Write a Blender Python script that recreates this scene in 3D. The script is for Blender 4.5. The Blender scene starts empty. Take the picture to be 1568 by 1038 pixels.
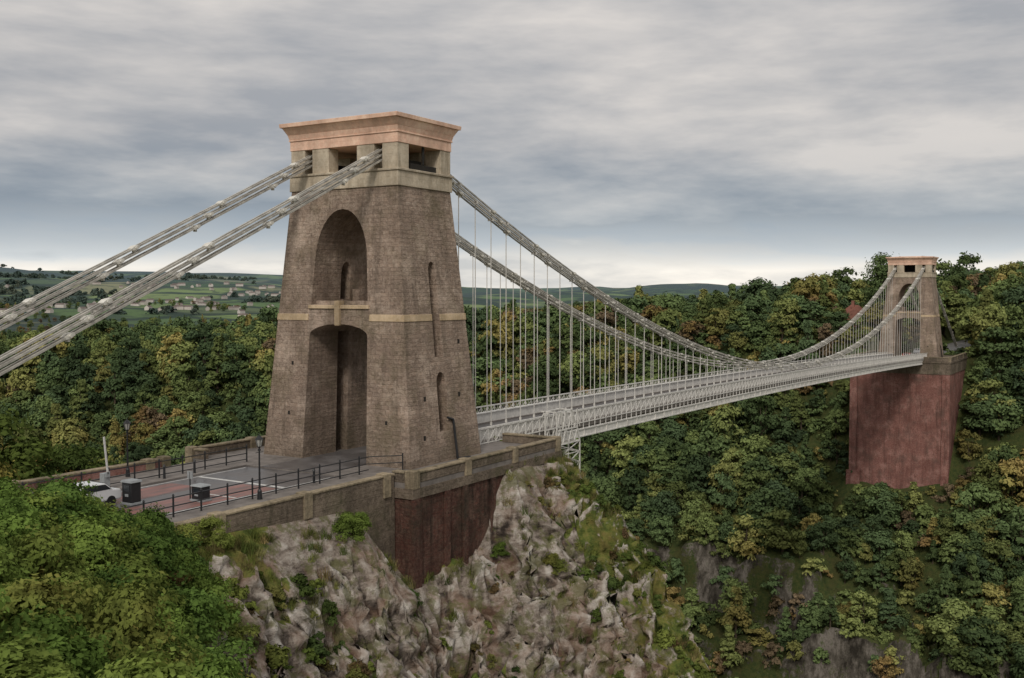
import bpy, math, random
import numpy as np
from mathutils import Vector, Matrix
random.seed(7); rng=np.random.default_rng(7)
S=bpy.context.scene
COL=S.collection
R=math.radians

# ------------------------------------------------------------------ helpers
def lk(o,parent=None):
    COL.objects.link(o)
    if parent is not None: o.parent=parent
    return o
def empty(name,loc=(0,0,0),parent=None):
    o=bpy.data.objects.new(name,None); o.location=loc; o.empty_display_size=.5
    return lk(o,parent)
class MB:
    def __init__(s): s.v=[]; s.f=[]; s.m=[]
    def quadbox(s,c,m=0):
        n=len(s.v); s.v+= [tuple(p) for p in c]
        for q in ((0,3,2,1),(4,5,6,7),(0,1,5,4),(1,2,6,5),(2,3,7,6),(3,0,4,7)):
            s.f.append(tuple(n+i for i in q)); s.m.append(m)
    def box(s,x0,x1,y0,y1,z0,z1,m=0):
        s.quadbox([(x0,y0,z0),(x1,y0,z0),(x1,y1,z0),(x0,y1,z0),(x0,y0,z1),(x1,y0,z1),(x1,y1,z1),(x0,y1,z1)],m)
    def taper(s,a0,b0,z0,a1,b1,z1,m=0,cx=0,cy=0):
        s.quadbox([(cx-a0,cy-b0,z0),(cx+a0,cy-b0,z0),(cx+a0,cy+b0,z0),(cx-a0,cy+b0,z0),
                   (cx-a1,cy-b1,z1),(cx+a1,cy-b1,z1),(cx+a1,cy+b1,z1),(cx-a1,cy+b1,z1)],m)
    def beam(s,p0,p1,w,h,m=0,w1=None,h1=None):
        p0=Vector(p0);p1=Vector(p1);d=(p1-p0)
        if d.length<1e-6:return
        d.normalize(); up=Vector((0,0,1)) if abs(d.z)<.99 else Vector((1,0,0))
        r=d.cross(up).normalized(); u=r.cross(d).normalized()
        w1=w if w1 is None else w1; h1=h if h1 is None else h1
        c=[]
        for p,ww,hh in ((p0,w,h),(p1,w1,h1)):
            for a,b in ((-1,-1),(1,-1),(1,1),(-1,1)):
                c.append(p+r*(a*ww/2)+u*(b*hh/2))
        s.quadbox(c,m)
    def cyl(s,p0,p1,r0,r1=None,n=8,m=0):
        p0=Vector(p0);p1=Vector(p1);r1=r0 if r1 is None else r1
        d=(p1-p0).normalized(); up=Vector((0,0,1)) if abs(d.z)<.99 else Vector((1,0,0))
        r=d.cross(up).normalized(); u=r.cross(d).normalized(); k=len(s.v)
        for p,rr in ((p0,r0),(p1,r1)):
            for i in range(n):
                a=2*math.pi*i/n; s.v.append(tuple(p+r*(math.cos(a)*rr)+u*(math.sin(a)*rr)))
        for i in range(n):
            j=(i+1)%n; s.f.append((k+i,k+n+i,k+n+j,k+j)); s.m.append(m)
        s.f.append(tuple(k+i for i in range(n))); s.m.append(m)
        s.f.append(tuple(k+n+i for i in reversed(range(n)))); s.m.append(m)
    def prism(s,prof,axis,a,b,m=0):
        k=len(s.v);n=len(prof)
        for t in (a,b):
            for u,z in prof: s.v.append((t,u,z) if axis=='x' else (u,t,z))
        for i in range(n):
            j=(i+1)%n; s.f.append((k+i,k+j,k+n+j,k+n+i)); s.m.append(m)
        s.f.append(tuple(k+i for i in reversed(range(n)))); s.m.append(m)
        s.f.append(tuple(k+n+i for i in range(n))); s.m.append(m)
    def obj(s,name,mats,parent=None,loc=(0,0,0),smooth=False,bevel=0,rot=0,fixn=True):
        me=bpy.data.meshes.new(name); me.from_pydata(s.v,[],s.f)
        for m in (mats if isinstance(mats,(list,tuple)) else [mats]): me.materials.append(m)
        me.polygons.foreach_set('material_index',s.m)
        if fixn:
            import bmesh
            bm=bmesh.new(); bm.from_mesh(me); bmesh.ops.recalc_face_normals(bm,faces=bm.faces); bm.to_mesh(me); bm.free()
        if smooth: me.polygons.foreach_set('use_smooth',[True]*len(me.polygons))
        me.update(); o=bpy.data.objects.new(name,me); o.location=loc; o.rotation_euler=(0,0,rot); lk(o,parent)
        if bevel:
            b=o.modifiers.new('bev','BEVEL'); b.width=bevel; b.segments=2; b.limit_method='ANGLE'
        return o

class NT:
    def __init__(s,nt): s.nt=nt
    def set(s,x,k,v):
        if isinstance(v,bpy.types.NodeSocket): s.nt.links.new(v,x.inputs[k])
        else: x.inputs[k].default_value=v
    def l(s,a,b): s.nt.links.new(a,b)
    def math(s,op,a,b=None,c=None,clamp=False):
        x=s.nt.nodes.new('ShaderNodeMath'); x.operation=op; x.use_clamp=clamp
        for i,v in enumerate((a,b,c)):
            if v is not None: s.set(x,i,v)
        return x.outputs[0]
    def mix(s,f,a,b,bt='MIX'):
        x=s.nt.nodes.new('ShaderNodeMix'); x.data_type='RGBA'; x.blend_type=bt; x.clamp_factor=True
        s.set(x,0,f); s.set(x,6,a if isinstance(a,bpy.types.NodeSocket) else (*a,1)[:4]); s.set(x,7,b if isinstance(b,bpy.types.NodeSocket) else (*b,1)[:4])
        return x.outputs[2]
    def noise(s,vec,scale,detail=4,rough=.55,dist=0,out=0,typ=None):
        x=s.nt.nodes.new('ShaderNodeTexNoise'); 
        if typ: x.noise_type=typ
        if vec is not None: s.l(vec,x.inputs['Vector'])
        x.inputs['Scale'].default_value=scale; x.inputs['Detail'].default_value=detail; x.inputs['Roughness'].default_value=rough; x.inputs['Distortion'].default_value=dist
        return x.outputs[out]
    def mapping(s,vec,rot=(0,0,0),scale=(1,1,1)):
        mp=s.nt.nodes.new('ShaderNodeMapping'); s.l(vec,mp.inputs[0]); mp.inputs['Rotation'].default_value=rot; mp.inputs['Scale'].default_value=scale; return mp.outputs[0]
    def ramp(s,f,stops,interp='LINEAR'):
        x=s.nt.nodes.new('ShaderNodeValToRGB'); x.color_ramp.interpolation=interp
        e=x.color_ramp.elements
        while len(e)<len(stops): e.new(.5)
        for i,(p,c) in enumerate(stops):
            e[i].position=p; e[i].color=(*c,1) if not isinstance(c,(int,float)) else (c,c,c,1)
        s.l(f,x.inputs[0]); return x.outputs[0]
    def mrange(s,v,a,b,c=0,d=1):
        x=s.nt.nodes.new('ShaderNodeMapRange'); s.set(x,0,v)
        for i,q in enumerate((a,b,c,d)): x.inputs[i+1].default_value=q
        return x.outputs[0]
    def scale(s,col,f):
        x=s.nt.nodes.new('ShaderNodeVectorMath'); x.operation='SCALE'; s.set(x,0,col); s.set(x,'Scale',f); return x.outputs[0]
def newmat(name,rough=.8,spec=.2):
    m=bpy.data.materials.new(name); m.use_nodes=True; nt=m.node_tree; N=NT(nt)
    p=nt.nodes['Principled BSDF']; p.inputs['Roughness'].default_value=rough
    p.inputs['Specular IOR Level'].default_value=spec
    return m,N,p
def bump(N,p,h,strength=.4,dist=.1):
    b=N.nt.nodes.new('ShaderNodeBump'); b.inputs['Strength'].default_value=strength; b.inputs['Distance'].default_value=dist
    N.l(h,b.inputs['Height']); N.l(b.outputs[0],p.inputs['Normal'])

def simple(name,col,rough=.7,var=.25,scale=3,spec=.2,metal=0):
    m,N,p=newmat(name,rough,spec); g=N.nt.nodes.new('ShaderNodeNewGeometry')
    f=N.noise(g.outputs['Position'],scale,3,.6)
    c=N.mix(N.mrange(f,.3,.7),tuple(x*(1-var) for x in col),tuple(min(1,x*(1+var*.6)) for x in col))
    N.l(c,p.inputs['Base Color']); p.inputs['Metallic'].default_value=metal
    return m

def masonry(name,c1,c2,c3,mortar,bw=.62,bh=.3,stain=(.12,.10,.08),stain_amt=.5,bumps=.6,moss=None,f2lo=.42,mossamt=.7,low=None,bands=0,jw=-1.0,wb=.35):
    m,N,p=newmat(name,.92,.12)
    tc=N.nt.nodes.new('ShaderNodeTexCoord').outputs['Object']
    sp=N.nt.nodes.new('ShaderNodeSeparateXYZ'); N.l(tc,sp.inputs[0])
    wob=N.noise(tc,1.3,3,.6)
    h=N.math('ADD',N.math('ADD',sp.outputs[0],sp.outputs[1]),N.math('MULTIPLY',wob,wb*1.6))
    z=N.math('ADD',sp.outputs[2],N.math('MULTIPLY',wob,wb*.6))
    cb=N.nt.nodes.new('ShaderNodeCombineXYZ'); N.l(h,cb.inputs[0]); N.l(z,cb.inputs[1])
    b=N.nt.nodes.new('ShaderNodeTexBrick'); N.l(cb.outputs[0],b.inputs['Vector'])
    b.inputs['Scale'].default_value=1; b.inputs['Brick Width'].default_value=bw; b.inputs['Row Height'].default_value=bh
    b.inputs['Mortar Size'].default_value=.016; b.inputs['Mortar Smooth'].default_value=.8; b.inputs['Bias'].default_value=0
    b.inputs['Color1'].default_value=(*c1,1); b.inputs['Color2'].default_value=(*c2,1); b.inputs['Mortar'].default_value=(*mortar,1)
    b.squash=1.4; b.squash_frequency=3
    f1=N.noise(tc,.4,5,.7); f2=N.noise(tc,4,4,.75)
    c=N.mix(N.mrange(f2,f2lo,f2lo+.2),b.outputs['Color'],c3)
    if bands:
        bd=N.noise(N.mapping(tc,scale=(.12,.12,1.5)),1.0,3,.6)
        c=N.mix(N.math('MULTIPLY',N.mrange(bd,.40,.60,1,0),bands),c,tuple(x*.55 for x in c1))
    st=N.noise(N.mapping(tc,scale=(.9,.9,.10)),1.4,5,.7)
    c=N.mix(N.math('MULTIPLY',N.mrange(st,.48,.70),stain_amt),c,stain)
    c=N.mix(N.math('MULTIPLY',N.mrange(f1,.45,.66),.6),c,tuple(x*.5 for x in c1))
    c=N.mix(N.math('MULTIPLY',N.mrange(f1,.46,.34),.55),c,tuple(min(1,x*1.25) for x in c3))
    if moss: c=N.mix(N.math('MULTIPLY',N.mrange(N.noise(tc,.35,5,.7),.5,.7),mossamt),c,moss)
    if low:
        c=N.mix(N.mrange(N.math('ADD',sp.outputs[2],N.math('MULTIPLY',st,4)),low[0],low[1],low[2],0),c,(.075,.07,.045))
    N.l(c,p.inputs['Base Color'])
    hh=N.math('ADD',N.math('MULTIPLY',b.outputs['Fac'],jw),N.math('MULTIPLY',f2,2.6))
    bump(N,p,hh,bumps,.08)
    return m

M_tower=masonry('tower_rubble_stone',(.45,.335,.26),(.25,.19,.15),(.50,.40,.325),(.25,.195,.155),stain=(.14,.11,.085),stain_amt=.75,f2lo=.43,bumps=.9,moss=(.17,.145,.085),mossamt=.55,low=(1.0,6.0,.5),bands=.35,jw=-.5)
M_cream=masonry('cream_ashlar',(.54,.46,.35),(.48,.40,.30),(.58,.51,.40),(.30,.25,.19),1.1,.55,(.2,.16,.11),.55,bumps=.25,wb=.05)
M_band=masonry('buff_band_stone',(.54,.41,.26),(.48,.36,.22),(.58,.46,.32),(.32,.25,.17),1.1,.55,(.24,.18,.12),.4,bumps=.25,wb=.05)
M_cope=masonry('weathered_coping_stone',(.29,.235,.165),(.22,.18,.125),(.35,.29,.2),(.13,.11,.08),.9,.5,(.08,.07,.05),.8,bumps=.4,moss=(.09,.085,.045),wb=.05)
M_pink=masonry('pink_stone_cornice',(.84,.55,.41),(.80,.51,.38),(.86,.62,.48),(.62,.4,.29),1.6,.9,(.48,.32,.23),.35,bumps=.12,wb=.05)
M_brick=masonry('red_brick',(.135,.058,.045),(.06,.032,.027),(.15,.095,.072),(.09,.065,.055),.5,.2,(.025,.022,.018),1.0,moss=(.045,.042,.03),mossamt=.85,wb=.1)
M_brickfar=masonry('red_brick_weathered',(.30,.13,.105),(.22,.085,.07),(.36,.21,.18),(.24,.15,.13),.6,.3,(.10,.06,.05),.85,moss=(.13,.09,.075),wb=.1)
M_dstone=masonry('dark_stone',(.19,.15,.115),(.12,.095,.075),(.24,.195,.15),(.11,.09,.07),.8,.4,(.05,.045,.035),.6,moss=(.07,.07,.035),wb=.15)
M_iron=simple('white_painted_iron',(.66,.645,.61),.55,.22,2,.3)
M_chain=simple('chain_iron_paint',(.45,.43,.385),.55,.45,1.5,.3)
M_joint=simple('chain_joint_paint',(.66,.64,.58),.5,.2,3,.3)
M_hang=simple('hanger_rod_paint',(.62,.60,.56),.5,.1,3)
M_black=simple('black_painted_iron',(.02,.021,.023),.45,.2,4,.4)
M_dark=simple('dark_interior',(.03,.027,.024),.9,.2,4)
M_asph,N,p=newmat('wet_asphalt',.42,.35)
g=N.nt.nodes.new('ShaderNodeNewGeometry').outputs['Position']; f=N.noise(g,.6,5,.6)
N.l(N.mix(N.mrange(f,.35,.65),(.075,.07,.07),(.15,.14,.138)),p.inputs['Base Color']); N.l(N.mrange(f,.3,.7,.25,.6),p.inputs['Roughness'])
M_red,N,p=newmat('painted_light_trails',.5,.3)
g=N.nt.nodes.new('ShaderNodeNewGeometry').outputs['Position']; f=N.noise(N.mapping(g,scale=(.25,1.6,1)),1.2,5,.7)
N.l(N.ramp(f,[(.35,(.11,.09,.085)),(.5,(.21,.11,.095)),(.62,(.29,.13,.11))]),p.inputs['Base Color'])  # long-exposure red light trails of traffic, painted as streaks
M_pave=simple('paving',(.2,.18,.165),.75,.3,1.2)
M_white=simple('road_paint',(.6,.6,.58),.6,.2,4)
M_grey=simple('cabinet_grey',(.3,.32,.33),.5,.1,4)
M_glass=simple('dark_glass',(.02,.025,.03),.08,.1,4,.6)
M_carw=simple('white_car_paint',(.7,.71,.72),.25,.03,4,.5)
M_cars=simple('red_car_paint',(.4,.05,.04),.25,.03,4,.5)
M_tyre=simple('tyre_rubber',(.02,.02,.02),.9,.1,4)

# ------------------------------------------------------------------ terrain
def hsh(i,j,s):
    n=np.sin(i*127.1+j*311.7+s*74.7)*43758.5453
    return n-np.floor(n)
def vn(x,y,s=0):
    xi=np.floor(x);yi=np.floor(y);fx=x-xi;fy=y-yi
    u=fx*fx*(3-2*fx);v=fy*fy*(3-2*fy)
    a=hsh(xi,yi,s);b=hsh(xi+1,yi,s);c=hsh(xi,yi+1,s);d=hsh(xi+1,yi+1,s)
    return (a*(1-u)+b*u)*(1-v)+(c*(1-u)+d*u)*v-.5
def fbm(x,y,o=4,s=0):
    r=0;a=1;t=0
    for k in range(o):
        r=r+a*vn(x*2**k+k*17.3,y*2**k-k*9.1,s+k);t+=a;a*=.5
    return r/t*2
def ridged(x,y,o=4,s=0):
    r=0;a=1;t=0
    for k in range(o):
        r=r+a*(1-np.abs(2*vn(x*2**k+k*7.7,y*2**k+k*3.1,s+k))*2);t+=a;a*=.5
    return r/t
def blocks(x,y,size,amp,tilt,s):
    """fractured rock: each irregular cell is a tilted flat facet"""
    x=x/size;y=y/size; x=x+fbm(x*1.3,y*1.3,2,s+40)*.5; y=y+fbm(x*1.3+9,y*1.3,2,s+41)*.5
    xi=np.floor(x);yi=np.floor(y); bd=np.full(x.shape,9.); out=np.zeros(x.shape)
    for i in (-1,0,1):
        for j in (-1,0,1):
            cx=xi+i+.1+.8*hsh(xi+i,yi+j,s); cy=yi+j+.1+.8*hsh(xi+i,yi+j,s+1)
            d=(x-cx)**2+(y-cy)**2; m=d<bd
            h=(hsh(xi+i,yi+j,s+2)-.5)*amp+((x-cx)*(hsh(xi+i,yi+j,s+3)-.5)+(y-cy)*(hsh(xi+i,yi+j,s+4)-.5))*tilt*size
            out=np.where(m,h,out); bd=np.where(m,d,bd)
    return out
CP=np.array([
(-60,-10,4.6),(-45,-10,4),(-40,-10,2.8),(-30,-9.6,.2),(-24,-9.6,0),(-18,-9.6,-.6),(-13,-9.8,-1.6),(-9.8,-10,-5.6),(-9.3,-11.2,-6.2),(-5,-11.3,-6.3),(-1,-11.3,-5.9),(2,-11.3,-1.6),(6,-11.4,-.6),(11,-11.4,-.9),
(-23.7,-12.8,-2.2),(-26.6,-15.7,-5.4),(-16.8,-12.6,-5.7),(-19,-14.6,-7.9),(-6.4,-12.6,-8.3),(-8.9,-14,-11),(4.9,-13.5,-3.6),(1.4,-15.4,-8.4),(-2.1,-17.4,-12.4),(4.9,-19.3,-8),(.7,-22,-12.7),
(8,-19,-6.3),(5,-25.4,-13.4),(1,-33,-22),(-10,-24,-18),(-25,-28,-17),(-38,-36,-9),(-50.6,-43.6,2),(-63,-51,11.2),(-72,-40,11.2),(-80,-60,12),(-50,-60,0),(-30,-55,-15),(-10,-55,-28),
(-33.5,-14,1.5),(-29,-13,-.3),(-39,-14.7,4.0),(-44.5,-24.9,2),(-35.6,-20.3,-1.8),(-50,-20,5.6),(-55,-33,5),(-62,-25,9),(-80,-15,8),
(0,0,0.2),(-20,0,0.2),(-40,0,.2),(-60,0,.2),(-80,0,.2),(10,0,0),(-10,14,-3),(10,15,-6),(0,25,-10),(-2,40,-15),(-30,25,-8),(-30,60,-13),(-60,20,-3),(-60,50,-8),(10,60,-18),(-80,60,-6)],float)
def tps(d): return np.where(d>1e-9,d*d*np.log(d+1e-12),0)
_n=len(CP); _K=np.zeros((_n+3,_n+3)); _d=np.hypot(CP[:,0][:,None]-CP[:,0],CP[:,1][:,None]-CP[:,1])
_K[:_n,:_n]=tps(_d)+np.eye(_n)*.02; _P=np.c_[np.ones(_n),CP[:,:2]]; _K[:_n,_n:]=_P; _K[_n:,:_n]=_P.T
_w=np.linalg.solve(_K,np.r_[CP[:,2],0,0,0])
def G(X,Y):
    X=np.clip(X,-90,20);Y=np.clip(Y,-65,65); r=_w[_n]+_w[_n+1]*X+_w[_n+2]*Y
    for i in range(_n): r=r+_w[i]*tps(np.hypot(X-CP[i,0],Y-CP[i,1]))
    return r
def sstep(a,b,x):
    t=np.clip((x-a)/(b-a),0,1); return t*t*(3-2*t)
def terrain(X,Y):
    X=np.asarray(X,float);Y=np.asarray(Y,float)
    g=G(X,Y)
    road=(np.abs(Y)<8.8)&(X<11)|((np.abs(Y)<10.4)&(X<11)&(X>-8.8))
    wall=np.maximum(np.abs(Y)-9.5,X-11)
    wn=sstep(0,4,wall)*sstep(90,40,X)*np.where(X<-30,.4,1)
    g=g+wn*(fbm(X/7,Y/7,3,3)*2.2+(ridged(X/3.4+Y*.12,Y/2.6,2,5)-.5)*.8)
    ax=X*.8+Y*.6; ay=-X*.6+Y*.8
    bk=sstep(-.25,.25,fbm(X/6,Y/6,2,63))
    bl=blocks(ax*.62,ay*.85,3.0,1.9,1.8,3)*(.45+.55*bk)+blocks(ax*.8,ay,1.15,.6,1.5,13)*(.4+.6*bk)+blocks(ax,ay,.5,.14,.6,23)*bk
    g=g+bl*sstep(.3,2.5,wall)*sstep(-34,-26,X)*(X<60)
    g=np.where(road,np.minimum(g,.2),g)
    xe=np.interp(Y,[-100,-60,-33,-25.4,-19,-11,20,60,150,400],[-35,-17,1,5.2,8.2,12,15,18,10,0])+fbm(Y/6+3,X*0,3,8)*1.0*sstep(10,14,np.abs(Y))
    E=np.interp(Y,[-100,-60,-33,-25.4,-19,-11,20,60,150,400],[-35,-35,-22,-13.4,-6.4,-.8,-7,-18,-12,-20])
    t=X-xe
    pr=E+1.0-2.2*t
    tal=np.interp(t,[0,22,60],[-54,-56,-75])
    pr=np.where(t<0,E+1-8*t+20*(t<-3),pr); pr=np.maximum(pr,tal)
    pr=pr+sstep(0,8,t)*fbm(X/9,Y/9,4,2)*5
    near=np.minimum(g,pr)
    P=np.interp(Y,[-400,-60,30,60,90,136,190,311,405,517,700],[15,8,3.5,1,-4,-9,-11,-16,-25,-42,-48])
    P=P+fbm(X/60,Y/60,3,4)*4*sstep(250,300,X)
    xx=X+fbm(Y/28,X*0+1,3,6)*7*sstep(16,45,np.abs(Y))*sstep(165,185,X)+fbm(Y/9,X*0+2,3,16)*2.0
    f1=np.interp(xx,[140,154,159.5,170,174,190,203,215,232,262],[0,.03,.185,.215,.26,.39,.50,.69,.93,1])
    f2=np.interp(xx,[140,154,159.5,169,173,190,203,215,232,262],[0,.03,.13,.165,.32,.42,.51,.69,.93,1])
    k=sstep(6,14,Y)*sstep(64,50,Y); fr=f1*(1-k)+f2*k
    far=-75+(P+75)*fr+fbm(X/16,Y/16,3,11)*3.0*sstep(160,180,X)*sstep(300,240,X)
    far=far+(fbm(X/45,Y/45,3,71)*7)*sstep(165,190,X)*sstep(16,40,np.abs(Y))*sstep(300,240,X)
    far=far+(blocks(X,Y*.5,3.2,2.4,1.8,33)+blocks(X*.6,Y*.8,6,4,.6,43))*sstep(150,155,X)*sstep(180,172,X)
    z=np.maximum(near,far)
    z=z-4*np.exp(-((X-105)/22)**4)
    r=np.hypot(X,Y); ph=np.degrees(np.arctan2(Y,X))
    crest=np.interp(ph,[-180,-20,8,25,33.7,37,45,57,80,180],[60,60,50,46,50,70,108,118,100,60])+fbm(ph/5,r*0,3,21)*12
    hill=np.clip((r-1700)/3500,0,1)**1.1
    V=-52+(crest+52)*hill+fbm(X/600,Y/600,4,31)*48*sstep(1700,3300,r)*sstep(5900,4600,r)
    z=z*(1-sstep(1000,1600,r))+V*sstep(1000,1600,r)
    fl=sstep(12,9,np.abs(Y))*sstep(203,206,X)*sstep(420,330,X)
    z=np.where(fl>0,z*(1-fl)+np.minimum(z,-3.2)*fl,z)
    return z
def geo(a,b,s0,k):
    o=[];x=a;s=s0
    while (x<b if b>a else x>b): o.append(x); x+= s if b>a else -s; s*=k
    return o
xs=np.array(geo(-70,-900,2,1.25)[::-1][:-1]+list(np.arange(-70,-32,.8))+list(np.arange(-32,16,.18))+list(np.arange(16,150,3))+list(np.arange(150,176,.7))+list(np.arange(176,300,2.2))+geo(300,9500,4,1.035))
ys=np.array(geo(-60,-3500,2,1.13)[::-1][:-1]+list(np.arange(-60,-34,.8))+list(np.arange(-34,-8,.15))+list(np.arange(-8,70,1.2))+list(np.arange(70,260,3))+geo(260,9500,4,1.035))
XX,YY=np.meshgrid(xs,ys,indexing='ij'); ZZ=terrain(XX,YY)
gx,gy=np.gradient(ZZ,xs,ys); slope=np.hypot(gx,gy)
nw=sstep(.5,3,np.maximum(np.abs(YY)-10,XX-12))*sstep(40,20,XX)*sstep(.6,1.4,slope)
DX=XX+nw*fbm(YY/1.5,ZZ/1.2,3,41)*1.0; DY=YY-nw*np.abs(fbm(XX/1.4,ZZ/.9,3,42))*1.3*(YY<0)
nx,ny=XX.shape
verts=np.stack([DX,DY,ZZ],-1).reshape(-1,3)
ii=np.arange(nx-1)[:,None]*ny+np.arange(ny-1)[None,:]
faces=np.stack([ii,ii+ny,ii+ny+1,ii+1],-1).reshape(-1,4)
def fastmesh(name,verts,faces,smooth=False):
    me=bpy.data.meshes.new(name); nv=len(verts);nf=len(faces);k=faces.shape[1]
    me.vertices.add(nv); me.vertices.foreach_set('co',verts.astype(np.float32).ravel())
    me.loops.add(nf*k); me.loops.foreach_set('vertex_index',faces.astype(np.int32).ravel())
    me.polygons.add(nf); me.polygons.foreach_set('loop_start',np.arange(0,nf*k,k,dtype=np.int32))
    me.polygons.foreach_set('use_smooth',np.full(nf,smooth)); me.update(calc_edges=True); return me
me=fastmesh('ground_terrain',verts,faces,True)
gb=G(XX,YY); hx,hy=np.gradient(gb,xs,ys); bslope=np.hypot(hx,hy)
rockm=sstep(.1,.6,bslope*.6+fbm(XX/4.5,YY/4.5,4,51)*.95+.06)
rockm=rockm*(1-.85*sstep(-1.5,2.5,XX-np.interp(YY,[-33,-25,-19,-11],[-1,2,5,8.5])+fbm(YY/3,XX/3,2,14)*2.5)*(XX<16)*(YY<-9))
kk=sstep(6,14,YY)*sstep(64,50,YY)
cl=np.maximum((XX>152.5)*(XX<161.5)*(1-kk*.6), kk*(XX>167)*(XX<176))*sstep(-.2,.2,fbm(XX/6,YY/9,3,57))
rockm=np.where(XX>60,cl*.75,rockm)
rockm=np.where((XX>16)&(XX<=60),.5*sstep(.0,.3,fbm(XX/9,YY/9,3,58)),rockm)
at=me.attributes.new('rock','FLOAT','POINT'); at.data.foreach_set('value',rockm.astype(np.float32).ravel())
# height relative to surroundings: crevice shade painted dark, ridges light; hollows turn to grass
def blur(A,n):
    for ax in (0,1):
        c=np.cumsum(np.concatenate([np.repeat(np.take(A,[0],ax),n+1,ax),A,np.repeat(np.take(A,[-1],ax),n,ax)],ax),ax)
        m=A.shape[ax]; A=(np.take(c,range(2*n+1,2*n+1+m),ax)-np.take(c,range(0,m),ax))/(2*n+1)
    return A
cav=(ZZ-blur(ZZ,2))*2.0+(ZZ-blur(ZZ,5))*.8
cav=np.where(XX<16,np.clip(cav,-1,1),np.where(XX<180,np.clip(cav*.3,-1,1),0))
at=me.attributes.new('cav','FLOAT','POINT'); at.data.foreach_set('value',cav.astype(np.float32).ravel())
Mg,N,p=newmat('ground_rock_and_grass',.95,.1)
geo_=N.nt.nodes.new('ShaderNodeNewGeometry'); pos=geo_.outputs['Position']
nsp=N.nt.nodes.new('ShaderNodeSeparateXYZ'); N.l(geo_.outputs['Normal'],nsp.inputs[0])
a=N.nt.nodes.new('ShaderNodeAttribute'); a.attribute_name='rock'
cv=N.nt.nodes.new('ShaderNodeAttribute'); cv.attribute_name='cav'
lay=N.mapping(pos,(.55,.35,.5),(.5,.8,2.1))
n1=N.noise(pos,.3,3,.65); n2=N.noise(pos,1.3,5,.72,.3); n3=N.noise(lay,.9,4,.68,.4)
mxn=N.math('ADD',N.math('MULTIPLY',n2,.5),N.math('MULTIPLY',n3,.5))
drv=N.math('ADD',mxn,N.math('MULTIPLY',cv.outputs['Fac'],.14))  # crevice shade from cav goes into the rock colour
rc=N.ramp(drv,[(.34,(.04,.032,.027)),(.42,(.12,.097,.08)),(.50,(.235,.197,.165)),(.58,(.35,.31,.27)),(.70,(.50,.465,.42))])
rc=N.mix(N.math('MULTIPLY',N.mrange(n1,.48,.58),.7),rc,N.mix(.55,rc,(.22,.125,.08)))
rc=N.mix(N.math('MULTIPLY',N.mrange(N.noise(pos,.75,4,.75),.50,.58),.7),rc,(.11,.112,.045))
gc=N.ramp(N.noise(pos,1.1,4,.75),[(.3,(.03,.045,.013)),(.45,(.08,.105,.026)),(.56,(.14,.15,.038)),(.7,(.20,.165,.065))])
gc=N.mix(N.math('MULTIPLY',N.mrange(n1,.5,.62),.5),gc,(.17,.115,.045))
sxp=N.nt.nodes.new('ShaderNodeSeparateXYZ'); N.l(pos,sxp.inputs[0])
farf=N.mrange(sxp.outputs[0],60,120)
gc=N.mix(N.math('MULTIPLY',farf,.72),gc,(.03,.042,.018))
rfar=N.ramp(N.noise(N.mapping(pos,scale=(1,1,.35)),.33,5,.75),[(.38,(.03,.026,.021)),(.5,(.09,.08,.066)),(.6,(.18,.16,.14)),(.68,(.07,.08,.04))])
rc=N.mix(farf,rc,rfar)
rk=N.math('ADD',a.outputs['Fac'],N.math('MULTIPLY',N.math('SUBTRACT',n2,.5),1.6))
rk=N.math('SUBTRACT',rk,N.mrange(nsp.outputs[2],.68,.90,0,.75))
rk=N.math('ADD',rk,N.math('MULTIPLY',cv.outputs['Fac'],.35))
N.l(N.mix(N.mrange(rk,.2,.42),gc,rc),p.inputs['Base Color'])
bump(N,p,mxn,.95,.4)
me.materials.append(Mg)
Mf,N,p=newmat('distant_fields',.95,.05)
pos=N.nt.nodes.new('ShaderNodeNewGeometry').outputs['Position']
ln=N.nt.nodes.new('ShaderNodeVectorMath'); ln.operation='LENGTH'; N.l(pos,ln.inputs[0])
wp=N.nt.nodes.new('ShaderNodeVectorMath'); wp.operation='ADD'
flat=N.mapping(pos,scale=(1,1,0)); N.l(flat,wp.inputs[0])
wc=N.nt.nodes.new('ShaderNodeTexNoise'); wc.inputs['Scale'].default_value=.004; wc.inputs['Detail'].default_value=2; N.l(flat,wc.inputs['Vector'])
N.l(N.scale(wc.outputs['Color'],160.),wp.inputs[1])
v2=N.nt.nodes.new('ShaderNodeTexVoronoi'); v2.inputs['Scale'].default_value=.0045; N.l(wp.outputs[0],v2.inputs['Vector'])
v3=N.nt.nodes.new('ShaderNodeTexVoronoi'); v3.feature='DISTANCE_TO_EDGE'; v3.inputs['Scale'].default_value=.0045; N.l(wp.outputs[0],v3.inputs['Vector'])
sx=N.nt.nodes.new('ShaderNodeSeparateColor'); N.l(v2.outputs['Color'],sx.inputs[0])
fc=N.ramp(sx.outputs[0],[(.0,(.05,.085,.055)),(.3,(.11,.17,.075)),(.55,(.20,.26,.11)),(.75,(.08,.12,.07)),(1,(.26,.25,.15))])
fc=N.mix(N.mrange(v3.outputs['Distance'],.04,.14,.95,0),fc,(.035,.055,.048))
fc=N.mix(N.mrange(N.noise(flat,.0014,4,.75),.49,.56),fc,(.045,.065,.06))
fc=N.mix(N.math('MULTIPLY',N.mrange(N.noise(flat,.018,3,.7),.52,.6),.6),fc,(.045,.06,.052))
fc=N.mix(N.mrange(ln.outputs['Value'],2200,6500,0,.55),fc,(.13,.185,.225))  # distance haze painted into the field colour as a bluish tint
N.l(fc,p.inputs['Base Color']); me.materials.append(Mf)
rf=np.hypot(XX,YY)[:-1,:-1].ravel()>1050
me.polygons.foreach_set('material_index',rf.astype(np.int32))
terr=bpy.data.objects.new('ground_terrain',me); lk(terr)
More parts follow.
